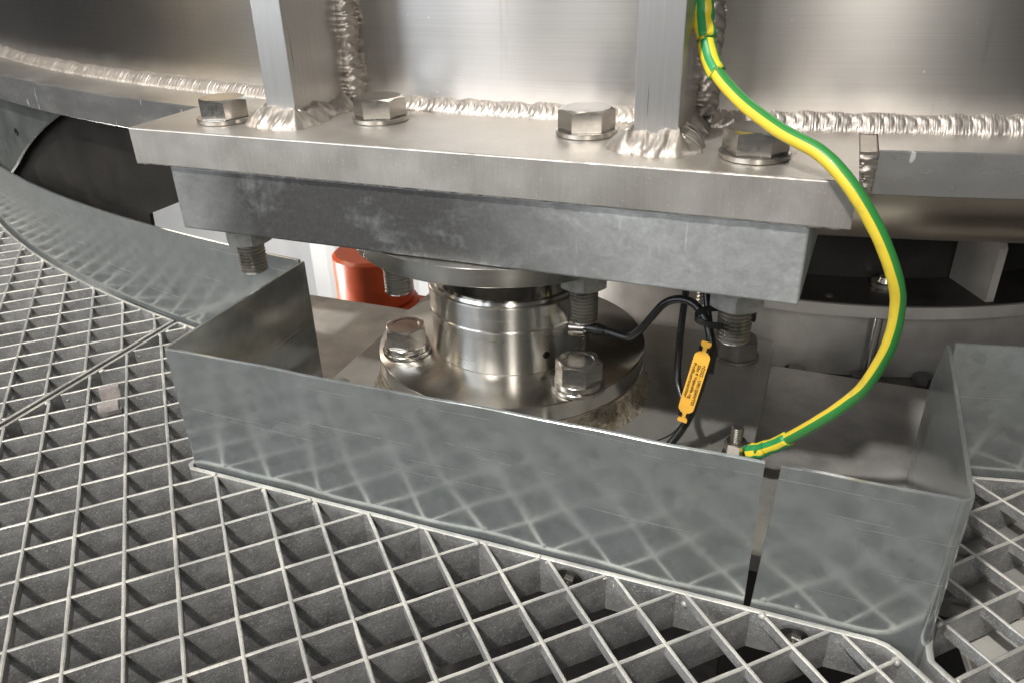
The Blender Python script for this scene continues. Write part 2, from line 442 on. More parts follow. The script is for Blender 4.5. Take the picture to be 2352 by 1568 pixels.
# ------------------------------------------------------------------ silo
CX, CY = .29, 1.97
R_WALL, R_FL = 1.850, 1.910
PL, PT = .5443, .029
def cyl(a, r, z=0.0): return Vector((CX + r * math.sin(a), CY - r * math.cos(a), z))
silo = empty('silo', (CX, CY, -.6), 'large brushed aluminium silo with welded mounting plate and two upright gussets', 'silo')
prof = [(R_WALL, 1.1), (R_WALL, -.02), (R_WALL, -.042)]
for k in range(1, 10):
    a = k / 9 * math.radians(84); prof.append((R_WALL - .062 * (1 - math.cos(a)), -.042 - .058 * math.sin(a)))
shell_split = 3
lathe('shell_wall', [(R_WALL - .006, 1.1), (R_WALL, 1.1), (R_WALL, -.036), (R_WALL - .006, -.036)], 400, M['shell'], silo, (0, 0, .6), .5, True)
lathe('dished_bottom', [(R_WALL - .007, -.005)] + [(r - .002, z) for r, z in prof[2:]] + [(1.2, -.125), (.6, -.15), (.0, -.16)], 400, M['bottom'], silo, (0, 0, .6), 1.0)
# flange ring, cut by the plate on both sides
def flange(name, xcut, side):
    prof4 = [(R_WALL - .004, 0.0), (R_FL - .0008, 0.0), (R_FL, -.0008), (R_FL, -.0292), (R_FL - .0008, -.03), (R_WALL - .004, -.03)]
    n = 150; vs, fs = [], []
    for i in range(n + 1):
        for r, z in prof4:
            a0 = math.asin((xcut - CX) / r); a1 = side * 1.35
            vs.append(cyl(a0 + (a1 - a0) * (i / n) ** 1.3, r, z))
    k = len(prof4)
    for i in range(n):
        for j in range(k): fs.append((i * k + j, i * k + (j + 1) % k, (i + 1) * k + (j + 1) % k, (i + 1) * k + j))
    fs.append(tuple(range(k))); fs.append(tuple(n * k + j for j in range(k)))
    bm = bmesh.new(); vv = [bm.verts.new(v) for v in vs]
    for q_, f in enumerate(fs):
        fc = bm.faces.new([vv[q] for q in f])
        if len(f) == 4 and q_ % k in (1, 2, 3): fc.material_index = 1
    o = bm_done(name, bm, M['flangemat'], silo, None, .5); o.data.materials.append(M['rolled']); return o
def m_flange():
    t = NT('flange_aluminium')
    blot = t.noise(sc=14, det=6); run = t.noise((170, 170, 22), sc=1.0, det=4, rough=.6)
    sep = t.n.new('ShaderNodeSeparateXYZ'); t.link(t.tc.outputs['Object'], sep.inputs[0])
    col = t.ramp(blot, [(.3, (.52, .495, .465)), (.7, (.66, .63, .595))])
    col = t.mix(t.ramp(run, [(.66, 0.0), (.70, .75)]), col, (.86, .86, .85))
    t.set(Base_Color=col, Metallic=.90, Roughness=t.ramp(blot, [(.3, .30), (.7, .42)]))
    t.bump(run, .15, .0006)
    return t.m
M['flangemat'] = m_flange()
def m_rolled():
    t = NT('rolled_aluminium_edge')
    blot = t.noise((1, 1, 3), sc=16, det=6); run = t.noise((150, 150, 30), sc=1.0, det=4, rough=.6)
    col = t.ramp(blot, [(.3, (.40, .395, .39)), (.7, (.52, .515, .50))])
    sc_ = t.ramp(run, [(.66, 0.0), (.70, .75)])
    t.set(Base_Color=t.mix(sc_, col, (.82, .82, .81)), Metallic=.82, Roughness=t.math('ADD', t.ramp(blot, [(.3, .20), (.7, .32)]), t.math('MULTIPLY', sc_, .3)))
    return t.m
M['rolled'] = m_rolled()
flange('flange_ring', -.0006, -1)
flange('flange_ring', .5565, 1)
# mounting plate with a burred lower edge
def mounting_plate():
    n = 220; rnd = random.Random(3); vs, fs = [], []
    y1 = CY - R_WALL + .05
    for i in range(n + 1):
        x = PL * i / n; b = 0.0012; j = rnd.uniform(-1, 1) * .00028; j2 = rnd.uniform(-1, 1) * .00018
        e = 0.0009 if 0 < i < n else .0
        sec = [(b, 0.0), (0.0003 + j2, -.0005), (0.0, -b), (0.0, -PT + b * .8), (.0003 + j * .3, -PT + j * 1.6), (b, -PT), (y1, -PT), (y1, 0.0)]
        for y, z in sec: vs.append((x, y, z))
    k = 8
    for i in range(n):
        for j in range(k): fs.append((i * k + j, i * k + (j + 1) % k, (i + 1) * k + (j + 1) % k, (i + 1) * k + j))
    fs.append(tuple(range(k))); fs.append(tuple(n * k + j for j in range(k)))
    bm = bmesh.new(); vv = [bm.verts.new(v) for v in vs]
    for f in fs: bm.faces.new([vv[q] for q in f])
    # ease both end corners a little
    return bm_done('mounting_plate', bm, M['plate'], silo, None, .15)
mounting_plate()
LUGS = ((.1060, .1330), (.4020, .4320))
LY = .042
for x0, x1 in LUGS:
    box('gusset', x0, x1, LY, CY - R_WALL + .02, .0005, .75, M['gusset'], silo, .0007)
# welds: wall to plate / flange
def wall_weld(x0, x1, leg, pitch, amp, seed):
    a0 = math.asin((x0 - CX) / R_WALL); a1 = math.asin((x1 - CX) / R_WALL)
    n = max(8, int(abs(x1 - x0) / .00045)); pts, n1, n2 = [], [], []
    for i in range(n + 1):
        a = a0 + (a1 - a0) * i / n; pts.append(cyl(a, R_WALL - .0004, -.0004)); n1.append(Vector((math.sin(a), -math.cos(a), 0))); n2.append(Vector((0, 0, 1)))
    rr_ = random.Random(seed); w_ = [(rr_.uniform(20, 160), rr_.uniform(0, 6)) for _ in range(5)]
    weld('weld_seam', pts, n1, n2, lambda q: leg * (1 + .03 * sum(math.sin(f_ * q + p_) for f_, p_ in w_)), pitch, amp, M['weld'], silo, seed=seed, jit=.00025)
wall_weld(LUGS[0][1] + .004, LUGS[1][0] - .004, .0114, .0056, .0009, 3)
wall_weld(LUGS[1][1] + .004, .90, .0120, .0072, .0012, 4)
wall_weld(LUGS[0][0] - .004, -.75, .0114, .0044, .0007, 5)
# welds round each gusset foot and up its sides
def foot_weld(x0, x1, seed):
    yw = CY - R_WALL + .004; r = .004
    corner = []
    path, n1 = [], []
    def add(p, n): path.append(Vector((p[0], p[1], -.0003))); n1.append(Vector((n[0], n[1], 0)))
    step = .0010
    L = yw - LY
    k = int(L / step)
    for i in range(k): add((x0, yw - L * i / k), (-1, 0))
    for i in range(17):
        a = PI + PI / 2 * i / 16; add((x0, LY), (math.cos(a), math.sin(a)))
    k2 = int((x1 - x0) / step)
    for i in range(1, k2): add((x0 + (x1 - x0) * i / k2, LY), (0, -1))
    for i in range(17):
        a = 1.5 * PI + PI / 2 * i / 16; add((x1, LY), (math.cos(a), math.sin(a)))
    for i in range(1, k + 1): add((x1, LY + L * i / k), (1, 0))
    n = len(path)
    def leg(q):
        d = abs(q - .5) / .5
        return .0200 - .0080 * min(1, d * 1.6) + .0014 * math.sin(q * 40 + seed) + .0011 * math.sin(q * 93 + 2 * seed)
    def leg2(q):
        d = abs(q - .5) / .5
        return .0145 - .004 * min(1, d * 1.5) + .0022 * math.sin(q * 37 + seed) + .0013 * math.sin(q * 110)
    weld('foot_weld', path, n1, [Vector((0, 0, 1))] * n, leg, .0056, .0009, M['weld'], silo, m=11, bulge=.10, leg2=leg2, seed=seed, jit=.0005)
foot_weld(*LUGS[0], 11); foot_weld(*LUGS[1], 12)
for gi, (x0, x1) in enumerate(LUGS):
    for sx, x in ((-1, x0), (1, x1)):
        z = [.008 + .0011 * i for i in range(620)]
        a = math.asin((x - CX) / R_WALL); yw = cyl(a, R_WALL).y + .0004
        pts = [Vector((x, yw, q)) for q in z]
        weld('side_weld', pts, [Vector((sx, 0, 0))] * len(z), [Vector((0, -1, 0))] * len(z),
             lambda q: .0125 + .0016 * math.sin(q * 90), .0085, .0022, M['weld'], silo, bulge=.24, seed=20 + gi * 2 + sx, jit=.0009)
# end weld between plate and right flange piece
pts = [Vector((PL - .001, .0775 - .012, z)) for z in [-.0285 + .0009 * i for i in range(32)]]
weld('end_weld', [Vector((PL, .079, p.z)) for p in pts], [Vector((1, .0, 0))] * 32, [Vector((0, -1, 0))] * 32, .0125, .006, .0022, M['weld'], silo, seed=40, leg2=.004, jit=.001)
box('end_weld_fill', PL + .0003, .5562, .0795, .134, -.0298, -.0012, M['weld'], silo, .001)

# ------------------------------------------------------------------ spacer block under the plate
SX0, SX1, SY, SZ0, SZ1 = .0295, .5222, .0040, -.0830, -.0294
block = empty('spacer_block', (.275, .1, SZ0), 'thick grey galvanised steel block bolted under the aluminium mounting plate', 'steel block')
bb = box('block_body', SX0, SX1, SY, .245, SZ0, SZ1, M['block'], block, .0018, 3)
for v in bb.data.vertices:
    if v.co.x > .4: v.co.x += (v.co.y - SY) * .045       # its right end is not cut square

# ------------------------------------------------------------------ bolts through plate and block
def big_bolt(x, y, rot, zn, z_end, label):
    nrot = math.atan2(-.48 - y, .522 - x) + PI / 6 + (.08 if x < .1 else 0)     # spanner left every nut with a corner to the front
    b = empty('hex_bolt', (x, y, 0), label, 'bolt', 'bolts through the mounting plate')
    washer('washer', .0225, .0125, .0003, .0040, M['bolt'], b)
    hex_prism('head', .036, .0042, .0190, M['bolt'], b, rot=rot)
    hex_prism('nut', .036, zn - .0215, zn - .0005, M['zinc'], b, rot=nrot, cham_top=False, cham_bot=True)
    thread('threaded_end', .024, zn - .019, z_end, M['thread'], b)
    return b
big_bolt(.0627, .042, -0.3246, SZ0, -.133, 'leftmost hex bolt on the plate, left of the slanted-looking gusset')
big_bolt(.1884, .0762, -0.1571, -.0983, -.151, 'hex bolt on the plate just right of the left gusset')
big_bolt(.3602, .0740, -0.2391, -.0983, -.152, 'hex bolt on the plate just left of the right gusset')
big_bolt(.4817, .0420, -0.4712, SZ0, -.133, 'rightmost hex bolt on the plate, beneath the green and yellow cable')

# ------------------------------------------------------------------ load cell
LX, LYc = .2741, .1297
cell = empty('load_cell', (LX, LYc, -.2266), 'polished stainless steel load cell with round flange under the grey block', 'load cell')
Z = lambda z: z + .2266
lathe('top_disk', [(0, Z(SZ0 - .0004)), (.1346, Z(SZ0 - .0004)), (.1352, Z(-.0838)), (.1352, Z(-.0975)), (.1344, Z(-.0983)), (0, Z(-.0983))], 128, M['disk'], cell)
lathe('neck', [(0, Z(-.0990)), (.0670, Z(-.0990)), (.0670, Z(-.1440)), (0, Z(-.1440))], 128, M['neckmat'], cell)
cell_body = lathe('body', [(0, Z(-.1420)), (.0690, Z(-.1420)), (.0700, Z(-.1445)), (.0735, Z(-.1445)), (.0743, Z(-.1453)), (.0743, Z(-.1556)), (.0738, Z(-.1560)),
               (.0732, Z(-.1562)), (.0732, Z(-.1660)), (.0741, Z(-.1668)), (.0743, Z(-.1676)), (.0739, Z(-.1686)), (.0729, Z(-.1690)), (.0729, Z(-.2078)), (0, Z(-.2078))], 160, M['turned'], cell, sharp=.7)
cell_flange = lathe('flange', [(0, Z(-.2082)), (.1232, Z(-.2082)), (.1244, Z(-.2092)), (.1244, Z(-.2232)), (.1238, Z(-.2238)), (.1238, Z(-.2248)), (.1244, Z(-.2254)), (.1240, Z(-.2266)), (0, Z(-.2266))], 160, M['polish'], cell, sharp=.7)
lathe('seam_ring', [(.0729, Z(-.2081)), (.0733, Z(-.2081)), (.0733, Z(-.2078)), (.0729, Z(-.2076))], 128, M['thread'], cell_flange, closed=True)
# breather screw in the body side
d = Vector((math.sin(.75), -math.cos(.75), 0))
def disc_on_side(name, ang, z, r, depth, mat, rad=.0729):
    d = Vector((math.sin(ang), -math.cos(ang), 0)); o = lathe(name, [(0, 0), (r * .55, 0), (r * .6, -depth), (r, -depth), (r, .0006), (r * .9, .001), (r * .62, .001), (r * .6, 0.0)], 24, mat, cell_body)
    o.rotation_euler = d.to_track_quat('Z', 'Y').to_euler(); o.location = Vector((rad * d.x, rad * d.y, Z(z))); return o
disc_on_side('plug_screw', .80, -.192, .0034, .001, M['black'])
# cable gland
g = lathe('cable_gland', [(0, -.006), (.0085, -.006), (.0085, .0065), (.0078, .0072), (.0062, .0072), (.0062, .0085), (0, .0085)], 32, M['disk'], cell_body)
GA = 1.98
gd = Vector((math.sin(1.12), -math.cos(1.12), 0)); g.rotation_euler = Vector((1, .18, .0)).to_track_quat('Z', 'Y').to_euler()
g.location = Vector((.350 - LX, .090 - LYc, Z(-.167)))
def cell_bolt(x, y, rot, label):
    b = empty('flange_bolt', (x, y, -.208), label, 'bolt', 'bolts holding the load cell flange')
    washer('washer', .0225, .0125, .0002, .0036, M['bolt'], b)
    washer('spring_washer', .0205, .0125, .0038, .0092, M['bolt'], b)
    hex_prism('head', .0345, .0094, .0260, M['bolt'], b, rot=rot, dish=.0007)
    return b
cell_bolt(.1928, .0740, -0.5061, 'hex bolt on the left of the polished load cell flange')
cell_bolt(.3604, .0630, -0.4363, 'hex bolt on the right front of the polished load cell flange')

# dirty seal under the flange
def seal():
    rnd = random.Random(5); N = 160; vs, fs = [], []
    prof = [(.1225, -.2268), (.1246, -.2276), (.1252, -.233), (.1258, -.241), (.1275, -.2470), (.1310, -.2498), (.118, -.2498)]
    for i, (r, z) in enumerate(prof):
        for k in range(N):
            a = 2 * PI * k / N
            j = (.0022 * math.sin(5 * a + 1) + .0016 * math.sin(11 * a) + rnd.uniform(-.0012, .0012)) * (i / 4 if i < 6 else 0)
            vs.append((LX + (r + j) * math.sin(a), LYc - (r + j) * math.cos(a), z + (rnd.uniform(-.0006, .0006) if 1 < i < 5 else 0)))
    n = len(prof)
    for i in range(n):
        for k in range(N): fs.append((i * N + k, i * N + (k + 1) % N, ((i + 1) % n) * N + (k + 1) % N, ((i + 1) % n) * N + k))
    bm = bmesh.new(); vv = [bm.verts.new(v) for v in vs]
    for f in fs: bm.faces.new([vv[q] for q in f])
    return bm_done('seal_ring', bm, M['grout'], None, None, .9)
tag(seal(), 'rough brown dirty sealing ring beneath the load cell flange', 'seal ring')

# ------------------------------------------------------------------ base plate and bracket below
bp = empty('base_plate', (.307, .13, -.275), 'dull steel base plate under the load cell', 'base plate')
box('plate_body', .1090, .5055, -.020, .280, -.2748, -.250, M['base'], bp, .0012)
br = empty('support_bracket', (.32, .13, -.5), 'dark flat steel bracket reaching out below the base plate', 'bracket')
box('bracket_flange', -.30, .90, -.015, .2745, -.292, -.2752, M['bracket'], br, .001)
box('bracket_web', .10, .50, .12, .14, -.80, -.2925, M['dark'], br, .001)
def low_bolt(name, x, y, z, af, rot, label, tall=.015):
    b = empty(name, (x, y, z), label, 'bolt')
    washer('washer', af * .62, af * .33, .0002, .0032, M['dark'], b)
    hex_prism('head', af, .0034, tall + .0034, M['dark'], b, rot=rot)
    return b
low_bolt('anchor_bolt', .4715, .2360, -.250, .036, .2, 'dark anchor bolt on the base plate behind the orange cable tag', .018)
def dome_bolt(x, y, label):
    b = empty('dome_screw', (x, y, -.25), label, 'screw', 'domed screws beside the load cell flange')
    lathe('head', [(.0085, 0.0002), (.0088, .0015), (.0078, .005), (.0050, .0078), (.002, .0088), (0, .009)], 28, M['zinc'], b, (0, 0, 0), 1.0)
dome_bolt(.3745, .0020, 'small domed screw in front of the load cell flange on the right')
dome_bolt(.1270, .0560, 'small domed screw left of the load cell flange at the guard edge')
# earth stud
es = empty('earth_stud', (.4920, .0690, -.25), 'small threaded earth stud with nut where the green and yellow cable ends', 'stud')
washer('washer', .0105, .0052, .0002, .0018, M['bolt'], es)
hex_prism('nut', .0165, .0042, .0135, M['bolt'], es, rot=.4)
thread('thread', .0095, .0265, .0005, M['thread'], es, pitch=.0016)

# ------------------------------------------------------------------ guard and toe plates (bent sheets)
ZT, ZB = -.1365, -.2750
TH = .0028
def sheet_from_path(name, path, tops, bots, mat, thick=TH, smooth=.6):
    """path: plan points (outer face), tops/bots: z at every point; thickness goes to the inside (left of travel)"""
    n = len(path); nor = []
    P = [Vector((a, b)) for a, b in path]
    for i in range(n):
        t = (P[min(i + 1, n - 1)] - P[max(i - 1, 0)]).normalized(); nor.append(Vector((-t.y, t.x)))
    vs, fs = [], []
    for i in range(n):
        o = P[i]; q = P[i] + nor[i] * thick
        e = .0003
        oc = P[i] + nor[i] * e; qc = P[i] + nor[i] * (thick - e)
        vs += [(o.x, o.y, bots[i]), (o.x, o.y, tops[i] - e), (oc.x, oc.y, tops[i]), (qc.x, qc.y, tops[i]), (q.x, q.y, tops[i] - e), (q.x, q.y, bots[i])]
    for i in range(n - 1):
        for k in range(6): fs.append((i * 6 + k, i * 6 + (k + 1) % 6, (i + 1) * 6 + (k + 1) % 6, (i + 1) * 6 + k))
    fs.append(tuple(range(6))); fs.append(tuple((n - 1) * 6 + k for k in range(6)))
    bm = bmesh.new(); vv = [bm.verts.new(v) for v in vs]
    for f in fs: bm.faces.new([vv[q] for q in f])
    return bm_done(name, bm, mat, None, None, smooth)
def fillet(p0, c, p1, r, n=10):
    c = Vector(c); a = (Vector(p0) - c).normalized(); b = (Vector(p1) - c).normalized()
    ang = math.acos(max(-1, min(1, a.dot(b)))); d = r / math.tan(ang / 2)
    s, e = c + a * d, c + b * d; bis = (a + b).normalized(); o = c + bis * (r / math.sin(ang / 2))
    out = []
    a0 = math.atan2((s - o).y, (s - o).x); a1 = math.atan2((e - o).y, (e - o).x)
    while a1 - a0 > PI: a1 -= 2 * PI
    while a1 - a0 < -PI: a1 += 2 * PI
    for k in range(n + 1):
        t = a0 + (a1 - a0) * k / n; out.append((o.x + r * math.cos(t), o.y + r * math.sin(t)))
    return out
GY = -.0958
RT = 1.9640; TCX, TCY = .29, 2.0353
def tcirc(x, r=RT): return TCY - math.sqrt(r * r - (x - TCX) ** 2)
yl = tcirc(.0815) + .003
# left guard: left return, then the long front panel
path = [(.0815, yl + .0)] + [(.0815, yl + (GY - yl) * k / 8) for k in range(1, 8)] + fillet((.0815, 0), (.0815, GY), (.5, GY), .005) \
       + [(.0900 + (.5180 - .0900) * k / 40, GY + .0006 * math.sin(k * .31) + .0004 * math.sin(k * .83 + 1)) for k in range(1, 41)]
lt = len(path)
tops = [ZT - .0018 * max(0, 1 - max(0, (p[0] - .0815)) / .25) for p in path]
bots = [ZB] * lt
gl = sheet_from_path('guard_panel', path, tops, bots, M['sheet'])
tag(gl, 'long bent galvanised sheet guard in front of the load cell', 'guard', 'sheet guards round the load cell')
# right guard: short front panel and right return
xe, ye = .6240, GY
path = [(.5270, GY)] + [(.5270 + .0900 * k / 8, GY + .0004 * math.sin(k)) for k in range(1, 9)] + fillet((.53, GY), (xe, GY), (.6285, .1), .0075) \
       + [(.6244 + .0046 * k / 8, GY + .014 + (.118 - GY - .014) * k / 8) for k in range(1, 9)]
tops = []
for p in path:
    z = ZT
    if p[1] > .090: z = ZT - .0018 - .045 * ((p[1] - .090) / .028) ** 2
    tops.append(z)
gr = sheet_from_path('guard_panel', path, tops, [ZB] * len(path), M['sheet'])
# the short panel leans: its free edge runs in at the bottom
for v in gr.data.vertices:
    if abs(v.co.y - GY) < .004 and v.co.x < .545:
        k = (ZT - v.co.z) / (ZT + .2448); v.co.x -= .0047 * k * (1 - (v.co.x - .527) / .018)
tag(gr, 'short bent galvanised sheet guard at the right, its free edge at the gap', 'guard', 'sheet guards round the load cell')
# toe plates along the circular opening
xs = [-1.15 + (.0795 + 1.15) * (k / 120) ** .8 for k in range(121)]
tl = sheet_from_path('toe_plate', [(x, tcirc(x)) for x in xs], [ZT] * 121, [ZB] * 121, M['sheet'])
tag(tl, 'curved galvanised toe plate along the grating at the left', 'toe plate', 'curved toe plates round the opening')
xs = [.6312 + .7 * k / 60 for k in range(61)]
tr = sheet_from_path('toe_plate', [(x, tcirc(x, RT) - .010) for x in xs], [ZT + .0004] * 61, [ZB] * 61, M['sheet'])
tag(tr, 'curved galvanised toe plate beyond the right guard', 'toe plate', 'curved toe plates round the opening')

# ------------------------------------------------------------------ gratings
TH_G = .77904; PX, PYG = .0333, .0333 * .97188
GU, GW = -.05586, -.1709
GC, GS = math.cos(TH_G), math.sin(TH_G)
ZG = -.2448; DG = .030
def lat(i, j): return (GU + PX * i * GC + PYG * j * GS, GW + PX * i * GS - PYG * j * GC)
def clip_line(p, d, poly):
    ts = []
    n = len(poly)
    for k in range(n):
        ax, ay = poly[k]; bx, by = poly[(k + 1) % n]
        ex, ey = bx - ax, by - ay; den = d[0] * ey - d[1] * ex
        if abs(den) < 1e-12: continue
        t = ((ax - p[0]) * ey - (ay - p[1]) * ex) / den; u = ((ax - p[0]) * d[1] - (ay - p[1]) * d[0]) / den
        if 0 <= u < 1: ts.append(t)
    ts.sort(); return [(ts[k], ts[k + 1]) for k in range(0, len(ts) - 1, 2) if ts[k + 1] - ts[k] > .006]
def bar_mesh(name, a, b, w, top, depth, parent, seed, step=.011, rough=1.0, mat=None):
    rnd = random.Random(seed); a = Vector((a[0], a[1])); b = Vector((b[0], b[1])); d = b - a; L = d.length; d /= L; nn = Vector((-d.y, d.x))
    n = max(2, int(L / step)); vs, fs = [], []
    for i in range(n + 1):
        p = a + d * (L * i / n); h = w / 2 * (1 + rnd.uniform(-.10, .16) * rough); lz = rnd.uniform(-.00022, .00012) * rough; lx = rnd.uniform(-.00015, .00015) * rough
        for o, z in ((-h, -depth), (-h, -.0007), (-h * .45, 0), (h * .45, 0), (h, -.0007), (h, -depth)):
            q = p + nn * (o + lx); vs.append((q.x, q.y, top + z + (lz if z > -.001 else 0)))
    for i in range(n):
        for k in range(6): fs.append((i * 6 + k, i * 6 + (k + 1) % 6, (i + 1) * 6 + (k + 1) % 6, (i + 1) * 6 + k))
    fs.append(tuple(range(6))); fs.append(tuple(n * 6 + k for k in range(6)))
    return bars_done(name, vs, fs, parent)
def bars_done(name, vs, fs, parent):
    bm = bmesh.new(); vv = [bm.verts.new(v) for v in vs]
    for q, f in enumerate(fs):
        fc = bm.faces.new([vv[q_] for q_ in f])
        if q % 6 in (1, 2, 3) and len(f) == 4: fc.material_index = 1      # lighter zinc on the upper edge
    me = bpy.data.meshes.new(name); bmesh.ops.recalc_face_normals(bm, faces=bm.faces); bm.to_mesh(me); bm.free()
    me.polygons.foreach_set('use_smooth', [True] * len(me.polygons)); me.set_sharp_from_angle(angle=.7)
    me.materials.append(M['grate']); me.materials.append(M['brightzinc'])
    return link(name, me, None, parent)
def blobs(parent, spots, seed):
    rnd = random.Random(seed); bm = bmesh.new()
    for x, y, z, r in spots:
        ret = bmesh.ops.create_icosphere(bm, subdivisions=2, radius=r)
        sx, sy, sz = rnd.uniform(.8, 1.3), rnd.uniform(.8, 1.3), rnd.uniform(.7, 1.5)
        for v in ret['verts']:
            c = v.co.copy(); k = 1 + .18 * math.sin(c.x * 2600 + x * 90) * math.cos(c.z * 2100 + y * 70)
            v.co = Vector((x + c.x * sx * k, y + c.y * sy * k, z + c.z * sz * k))
    o = bm_done('weld_blobs', bm, M['brightzinc'], parent, None, 1.5); o['kind'] = 'stuff'; return o
def grating(name, poly, off, label, i_rng, j_rng, seed, bind, cut_open=()):
    cx = sum(p[0] for p in poly) / len(poly); cy = sum(p[1] for p in poly) / len(poly)
    g = empty(name, (cx, cy, ZG - DG), label, 'grating', 'steel floor gratings')
    sp = []
    rnd = random.Random(seed)
    for i in range(*i_rng):
        p = lat(i + off[0], 0); d = (GS, -GC)
        for t0, t1 in clip_line(p, d, poly):
            A = (p[0] + d[0] * t0, p[1] + d[1] * t0); B = (p[0] + d[0] * t1, p[1] + d[1] * t1)
            bar_mesh('cross_bar', A, B, .0024, ZG, .0085, g, seed * 1000 + i)
            sp += [(A[0] + d[0] * .003, A[1] + d[1] * .003), (B[0] - d[0] * .003, B[1] - d[1] * .003)]
    for j in range(*j_rng):
        p = lat(0, j + off[1]); d = (GC, GS)
        for t0, t1 in clip_line(p, d, poly):
            A = (p[0] + d[0] * t0, p[1] + d[1] * t0); B = (p[0] + d[0] * t1, p[1] + d[1] * t1)
            bar_mesh('bearing_bar', A, B, .0024, ZG - .0005, DG, g, seed * 1000 + 500 + j)
            sp += [(A[0] + d[0] * .003, A[1] + d[1] * .003), (B[0] - d[0] * .003, B[1] - d[1] * .003)]
    for k, (pts, w) in enumerate(bind):
        if len(pts) == 2: bar_mesh('binding_bar', pts[0], pts[1], w, ZG + .0004, DG + .001, g, seed * 77 + k, rough=.35)
        else:
            n = len(pts); vs, fs = [], []
            for i in range(n):
                P0 = Vector(pts[max(i - 1, 0)]); P1 = Vector(pts[min(i + 1, n - 1)]); t = (P1 - P0).normalized(); nn = Vector((-t.y, t.x)); p = Vector(pts[i])
                for o, z in ((-w / 2, -DG - .001), (-w / 2, -.0006), (-w * .3, 0), (w * .3, 0), (w / 2, -.0006), (w / 2, -DG - .001)):
                    q = p + nn * o; vs.append((q.x, q.y, ZG + .0004 + z))
            for i in range(n - 1):
                for m_ in range(6): fs.append((i * 6 + m_, i * 6 + (m_ + 1) % 6, (i + 1) * 6 + (m_ + 1) % 6, (i + 1) * 6 + m_))
            fs.append(tuple(range(6))); fs.append(tuple((n - 1) * 6 + m_ for m_ in range(6)))
            bars_done('binding_bar', vs, fs, g)
    # galvanising lumps where bars meet the binding bars
    def near(x, y):
        for pts, w in bind:
            for a, b in zip(pts, pts[1:]):
                a_, b_ = Vector(a), Vector(b); q = Vector((x, y)); t = max(0, min(1, (q - a_).dot(b_ - a_) / max(1e-9, (b_ - a_).length_squared)))
                if (q - a_.lerp(b_, t)).length < .009: return True
        return False
    spots = [(x + rnd.uniform(-.001, .001), y + rnd.uniform(-.001, .001), ZG - rnd.choice((.0008, .0010, .003, .008)), rnd.uniform(.0012, .0026)) for x, y in sp if near(x, y)]
    blobs(g, spots, seed)
    return g
FY = -.1002      # front edge of the main grating's binding bar
def arc_pts(x0, x1, dr, n): return [(x0 + (x1 - x0) * k / n, tcirc(x0 + (x1 - x0) * k / n, RT + dr)) for k in range(n + 1)]
SPL, SPM = -.1270, -.1185
main_arc = arc_pts(SPM + .002, .0700, .0055, 14)
main_poly = main_arc + [(.0765, .070), (.0765, FY + .001), (.5980, FY + .001)] + [(.6050, -.1035), (.6330, -.1310), (1.02, -.518), (1.02, -1.0), (SPM + .002, -1.0)]
nose = [(.0800, FY + .010), (.0805, FY + .004), (.0850, FY), (.3, FY), (.5940, FY + .001), (.6005, FY - .0005), (.6065, FY - .0045), (.6330, FY - .0305), (1.02, FY - .4175)]
grating('floor_grating', main_poly, (0, 0), 'large steel grating in front of the sheet guard', (-40, 36), (-12, 44), 1,
        [([(SPM, -1.0), (SPM, main_arc[0][1])], .0030), (nose, .0038), (main_arc[0:], .0030)])
left_arc = arc_pts(-1.10, SPL - .002, .0055, 40)
left_poly = left_arc + [(SPL - .002, -.75), (-1.1, -.75)]
grating('floor_grating', left_poly, (-.15, -.23), 'steel grating left of the slanting joint beside the curved toe plate', (-36, 8), (-34, 14), 2,
        [([(SPL, -.75), (SPL, left_arc[-1][1])], .0030), (left_arc, .0030)])
right_arc = arc_pts(1.30, .6380, .0165, 20)
right_poly = right_arc + [(.6330, .10), (.6300, -.066), (.6260, -.095), (.6290, -.1075), (1.05, -.520), (1.30, -.520)]
rp = [(.6420, .105), (.6330, .098), (.6285, -.062), (.6235, -.092), (.6240, -.1040), (.6300, -.1105), (1.05, -.5305)]
grating('floor_grating', right_poly, (-.15, -.26), 'steel grating in the right corner beyond the right guard', (8, 48), (-6, 34), 3,
        [(rp, .0040), (right_arc, .0032)])
# screws through the binding bar
def edge_screw(x, label):
    b = empty('edge_screw', (x, FY - .003, ZG - .0105), label, 'screw', 'screws in the grating edge bar')
    for nm, o in (('washer', washer('washer', .0092, .0032, .0003, .0012, M['neckdark'], b)),
                  ('nut', hex_prism('nut', .0100, .0014, .0065, M['bolt'], b, rot=.3)),
                  ('thread', thread('thread', .0058, .0150, .0004, M['thread'], b, pitch=.0010))):
        o.rotation_euler = (PI / 2, 0, 0)
edge_screw(.4055, 'screw with nut in the grating edge below the long guard')
edge_screw(.5500, 'screw with nut in the grating edge below the short right guard')
